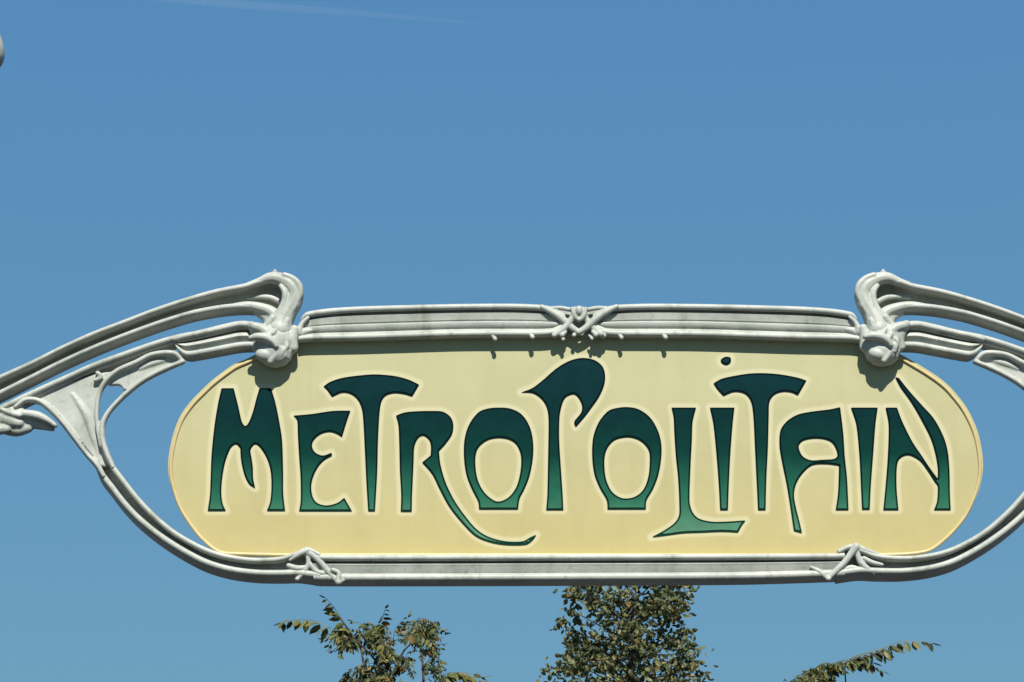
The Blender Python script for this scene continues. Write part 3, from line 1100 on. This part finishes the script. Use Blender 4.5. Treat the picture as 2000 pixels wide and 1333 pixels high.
def feather_tree(label, YT, cxp, heroes, masses, twigs, crown_top_px, spread, seed):
    random.seed(seed)
    topz = W(cxp, crown_top_px, YT).z
    bx = W(cxp, 1300, YT).x
    r = thing('feather_leaved_tree', label, 'tree', (bx, YT, 0), 'feathery leaved trees behind the sign')
    sc = (YT + 9) / FPX
    bm = bmesh.new()
    fork = Vector((bx + 0.1, YT, topz - 2.9))
    limb(bm, Vector((bx, YT, 0)), fork, 0.13, 0.085, 0.03, 8)
    # limbs up into the crown
    ends = []
    for (x, y) in twigs['limbs']:
        e = W(x, y, YT + random.uniform(-.15, .15))
        limb(bm, fork, e, 0.042, 0.007, 0.06, 8)
        ends.append(e)
    for k in range(7):
        a = k * 0.9 + random.random()
        e = Vector((bx + math.cos(a) * spread * 0.8, YT + math.sin(a) * spread * 0.8, topz - random.uniform(1.5, 2.4)))
        limb(bm, fork - Vector((0, 0, random.uniform(0, .6))), e, 0.045, 0.012, 0.1, 6)
        ends.append(e)
    from_bm('trunk', bm, bark, r)
    bm = bmesh.new()
    for pl in twigs['twigs']:
        C_ = cat([(x, y) for x, y in pl], step=12)
        world_tube(bm, [(W(x, y, YT), (0.014 - 0.009 * i / max(1, len(C_) - 1))) for i, (x, y) in enumerate(C_)], seg=5)
    from_bm('twig', bm, bark, r)
    items = []
    for (x0, y0, x1, y1, k, roll) in heroes:
        a = W(x0, y0, YT + random.uniform(-.05, .05))
        b_ = W(x1, y1, YT + random.uniform(-.12, .12))
        items.append((frame(a, b_, roll), k))
    for poly, cnt, ln in masses:
        xs_ = [p[0] for p in poly]
        ys_ = [p[1] for p in poly]
        c_ = 0
        while c_ < cnt:
            x, y = random.uniform(min(xs_), max(xs_)), random.uniform(min(ys_), max(ys_))
            an = random.uniform(-math.pi, math.pi)
            l_ = ln * random.uniform(.7, 1.2)
            x2, y2 = x + math.cos(an) * l_, y + math.sin(an) * l_ * 0.7
            if not (inpoly(x, y, poly) and (inpoly(x2, y2, poly))):
                continue
            yy = YT + random.uniform(-.5, .5)
            items.append((frame(W(x, y, yy), W(x2, y2, yy + random.uniform(-.25, .25)), random.uniform(-.5, .5)), random.randrange(5)))
            c_ += 1
    put_leaves('leaf', items, CLM, r)
    # the rest of the crown below the frame
    rest = []
    while len(rest) < 420:
        a = random.uniform(0, 2 * math.pi)
        h = random.uniform(0, 1)
        rad = spread * math.sqrt(random.random()) * math.sin(math.pi * (0.12 + 0.86 * h)) ** 0.6
        p = Vector((bx + math.cos(a) * rad, YT + math.sin(a) * rad, topz - 0.75 - 2.4 * h))
        q = p + Vector((math.cos(a), math.sin(a), random.uniform(-.6, .3))) * random.uniform(.25, .45)
        if min(project(p)[1], project(q)[1]) < 1350:
            continue
        rest.append((frame(p, q, random.uniform(-.5, .5)), random.randrange(5)))
    put_mesh('foliage', rest, CL, m_leaf_a, r)
    return r


feather_tree('small tree with feathery leaves rising below the METRO half of the sign', 19.0, 770,
    heroes=[
        (652, 1232, 556, 1206, 0, 0.1), (684, 1240, 638, 1170, 2, 0.3), (704, 1245, 648, 1246, 1, 0.4),
        (735, 1255, 752, 1190, 2, 0.2), (738, 1250, 700, 1205, 1, 0.0), (770, 1262, 782, 1198, 1, 0.5), (778, 1250, 795, 1203, 3, -0.3),
        (800, 1262, 852, 1218, 1, 0.0), (800, 1262, 838, 1214, 3, 0.4), (815, 1255, 858, 1240, 0, 0.5), (830, 1270, 862, 1250, 1, 0),
        (838, 1345, 932, 1312, 4, 0.1), (850, 1345, 925, 1292, 3, 0.3), (830, 1330, 880, 1312, 1, 0.3), (740, 1300, 680, 1300, 1, 0.2),
        (760, 1340, 655, 1330, 1, 0.3), (700, 1245, 735, 1228, 2, 0.0), (690, 1240, 655, 1225, 3, 0.2),
    ],
    masses=[([(628, 1250), (650, 1222), (702, 1228), (712, 1268), (668, 1272)], 18, 50),
            ([(700, 1222), (752, 1218), (775, 1240), (768, 1300), (735, 1318), (712, 1270)], 32, 52),
            ([(778, 1232), (800, 1206), (862, 1206), (868, 1250), (826, 1262), (790, 1262)], 24, 50),
            ([(812, 1262), (862, 1250), (872, 1300), (850, 1330), (822, 1318)], 11, 44),
            ([(738, 1270), (800, 1268), (812, 1318), (760, 1322)], 9, 44),
            ([(655, 1318), (692, 1296), (782, 1306), (800, 1345), (800, 1400), (640, 1400)], 44, 60),
            ([(800, 1345), (930, 1345), (950, 1400), (800, 1400)], 12, 60)],
    twigs={'limbs': [(700, 1245), (758, 1240), (822, 1245), (850, 1330)],
           'twigs': [[(760, 1330), (725, 1280), (690, 1250), (660, 1238)], [(765, 1320), (750, 1260), (742, 1228)], [(770, 1320), (790, 1270), (830, 1240)], [(770, 1380), (820, 1345), (850, 1338)], [(700, 1262), (670, 1215), (645, 1190)]]},
    crown_top_px=1180, spread=2.2, seed=3)

feather_tree('feathery leaved tree whose one branch reaches up and right below the letters TAIN', 20.5, 1560,
    heroes=[
        (1712, 1276, 1814, 1246, 0, 0.15), (1660, 1290, 1752, 1262, 2, 0.35), (1648, 1296, 1725, 1272, 0, -0.2), (1600, 1312, 1700, 1284, 0, 0.3), (1640, 1302, 1722, 1292, 1, -0.3),
        (1610, 1318, 1575, 1302, 1, 0.2), (1560, 1345, 1585, 1296, 1, 0.3), (1590, 1320, 1655, 1298, 2, -0.5), (1600, 1325, 1550, 1330, 3, 0.2),
        (1630, 1304, 1658, 1282, 3, 0.2), (1545, 1350, 1535, 1325, 1, 0.2), (1620, 1310, 1640, 1335, 1, 0.2),
    ],
    masses=[([(1535, 1335), (1570, 1300), (1610, 1294), (1655, 1290), (1668, 1312), (1640, 1322), (1610, 1330), (1590, 1350), (1540, 1400), (1500, 1400)], 44, 50)],
    twigs={'limbs': [(1545, 1360), (1585, 1318)], 'twigs': [[(1545, 1360), (1590, 1316), (1650, 1296), (1710, 1278)], [(1652, 1400), (1652, 1340), (1650, 1298)]]},
    crown_top_px=1330, spread=2.0, seed=5)

# the dense tree in the middle, farther away
random.seed(11)
YT = 41.0
sc = (YT + 9) / FPX
cx0 = W(1225, 1300, YT).x
tr = thing('leafy_tree', 'dense olive green tree with small round leaves rising behind the middle of the bottom rail', 'tree', (cx0, YT, 0))
top = W(1225, 1100, YT).z
prof = [(0, 60), (30, 115), (60, 138), (110, 142), (160, 140), (200, 152), (235, 172), (270, 182), (400, 240), (600, 290), (800, 270), (900, 160)]   # (drop, half width) in px


def rad_at(d):
    return np.interp(d, [p[0] for p in prof], [p[1] for p in prof]) * sc


bm = bmesh.new()
f0 = Vector((cx0, YT, top - 620 * sc))
limb(bm, Vector((cx0, YT, 0)), f0, 0.2, 0.15, 0.02, 8)
limb(bm, f0, Vector((cx0 + 0.1, YT, top - 60 * sc)), 0.14, 0.02, 0.02, 10)
clumps = []
for k in range(330):
    d = random.uniform(15, 880) if k > 150 else random.uniform(12, 260)
    a = random.uniform(0, 2 * math.pi)
    rr_ = rad_at(d) * (0.35 + 0.6 * random.random() ** 0.6)
    clumps.append((Vector((cx0 + math.cos(a) * rr_, YT + math.sin(a) * rr_, top - d * sc)), random.uniform(.05, .15)))
for k, (c_, s_) in enumerate(clumps):
    if k % 4 == 0:
        ax_ = Vector((cx0, YT, min(c_.z - 0.5, top - 0.6)))
        limb(bm, ax_, c_, 0.018, 0.006, 0.08, 4)
from_bm('trunk', bm, bark, tr)
near, far = [], []
for c_, s_ in clumps:
    for k in range(random.randint(10, 24)):
        p = c_ + Vector((random.gauss(0, s_), random.gauss(0, s_), random.gauss(0, s_)))
        q = p + Vector((random.gauss(0, .6), random.gauss(0, .6), random.gauss(-.35, .5))).normalized() * random.uniform(.085, .155)
        x, y = project(p)
        # the crown's outline has notches: leave a few bites open
        if (abs(x - 1086) < 26 and abs(y - 1256) < 14) or (abs(x - 1372) < 20 and abs(y - 1165) < 22):
            continue
        it = (frame(p, q, random.uniform(-1.3, 1.3)), random.randrange(5))
        if y < 1335 and y > 1140 and p.y < YT and len(near) < 290 and random.random() < .7:
            near.append(it)
        else:
            far.append(it)
put_leaves('leaf', near, SLM, tr)
put_mesh('foliage', far, SL, m_leaf_b, tr)
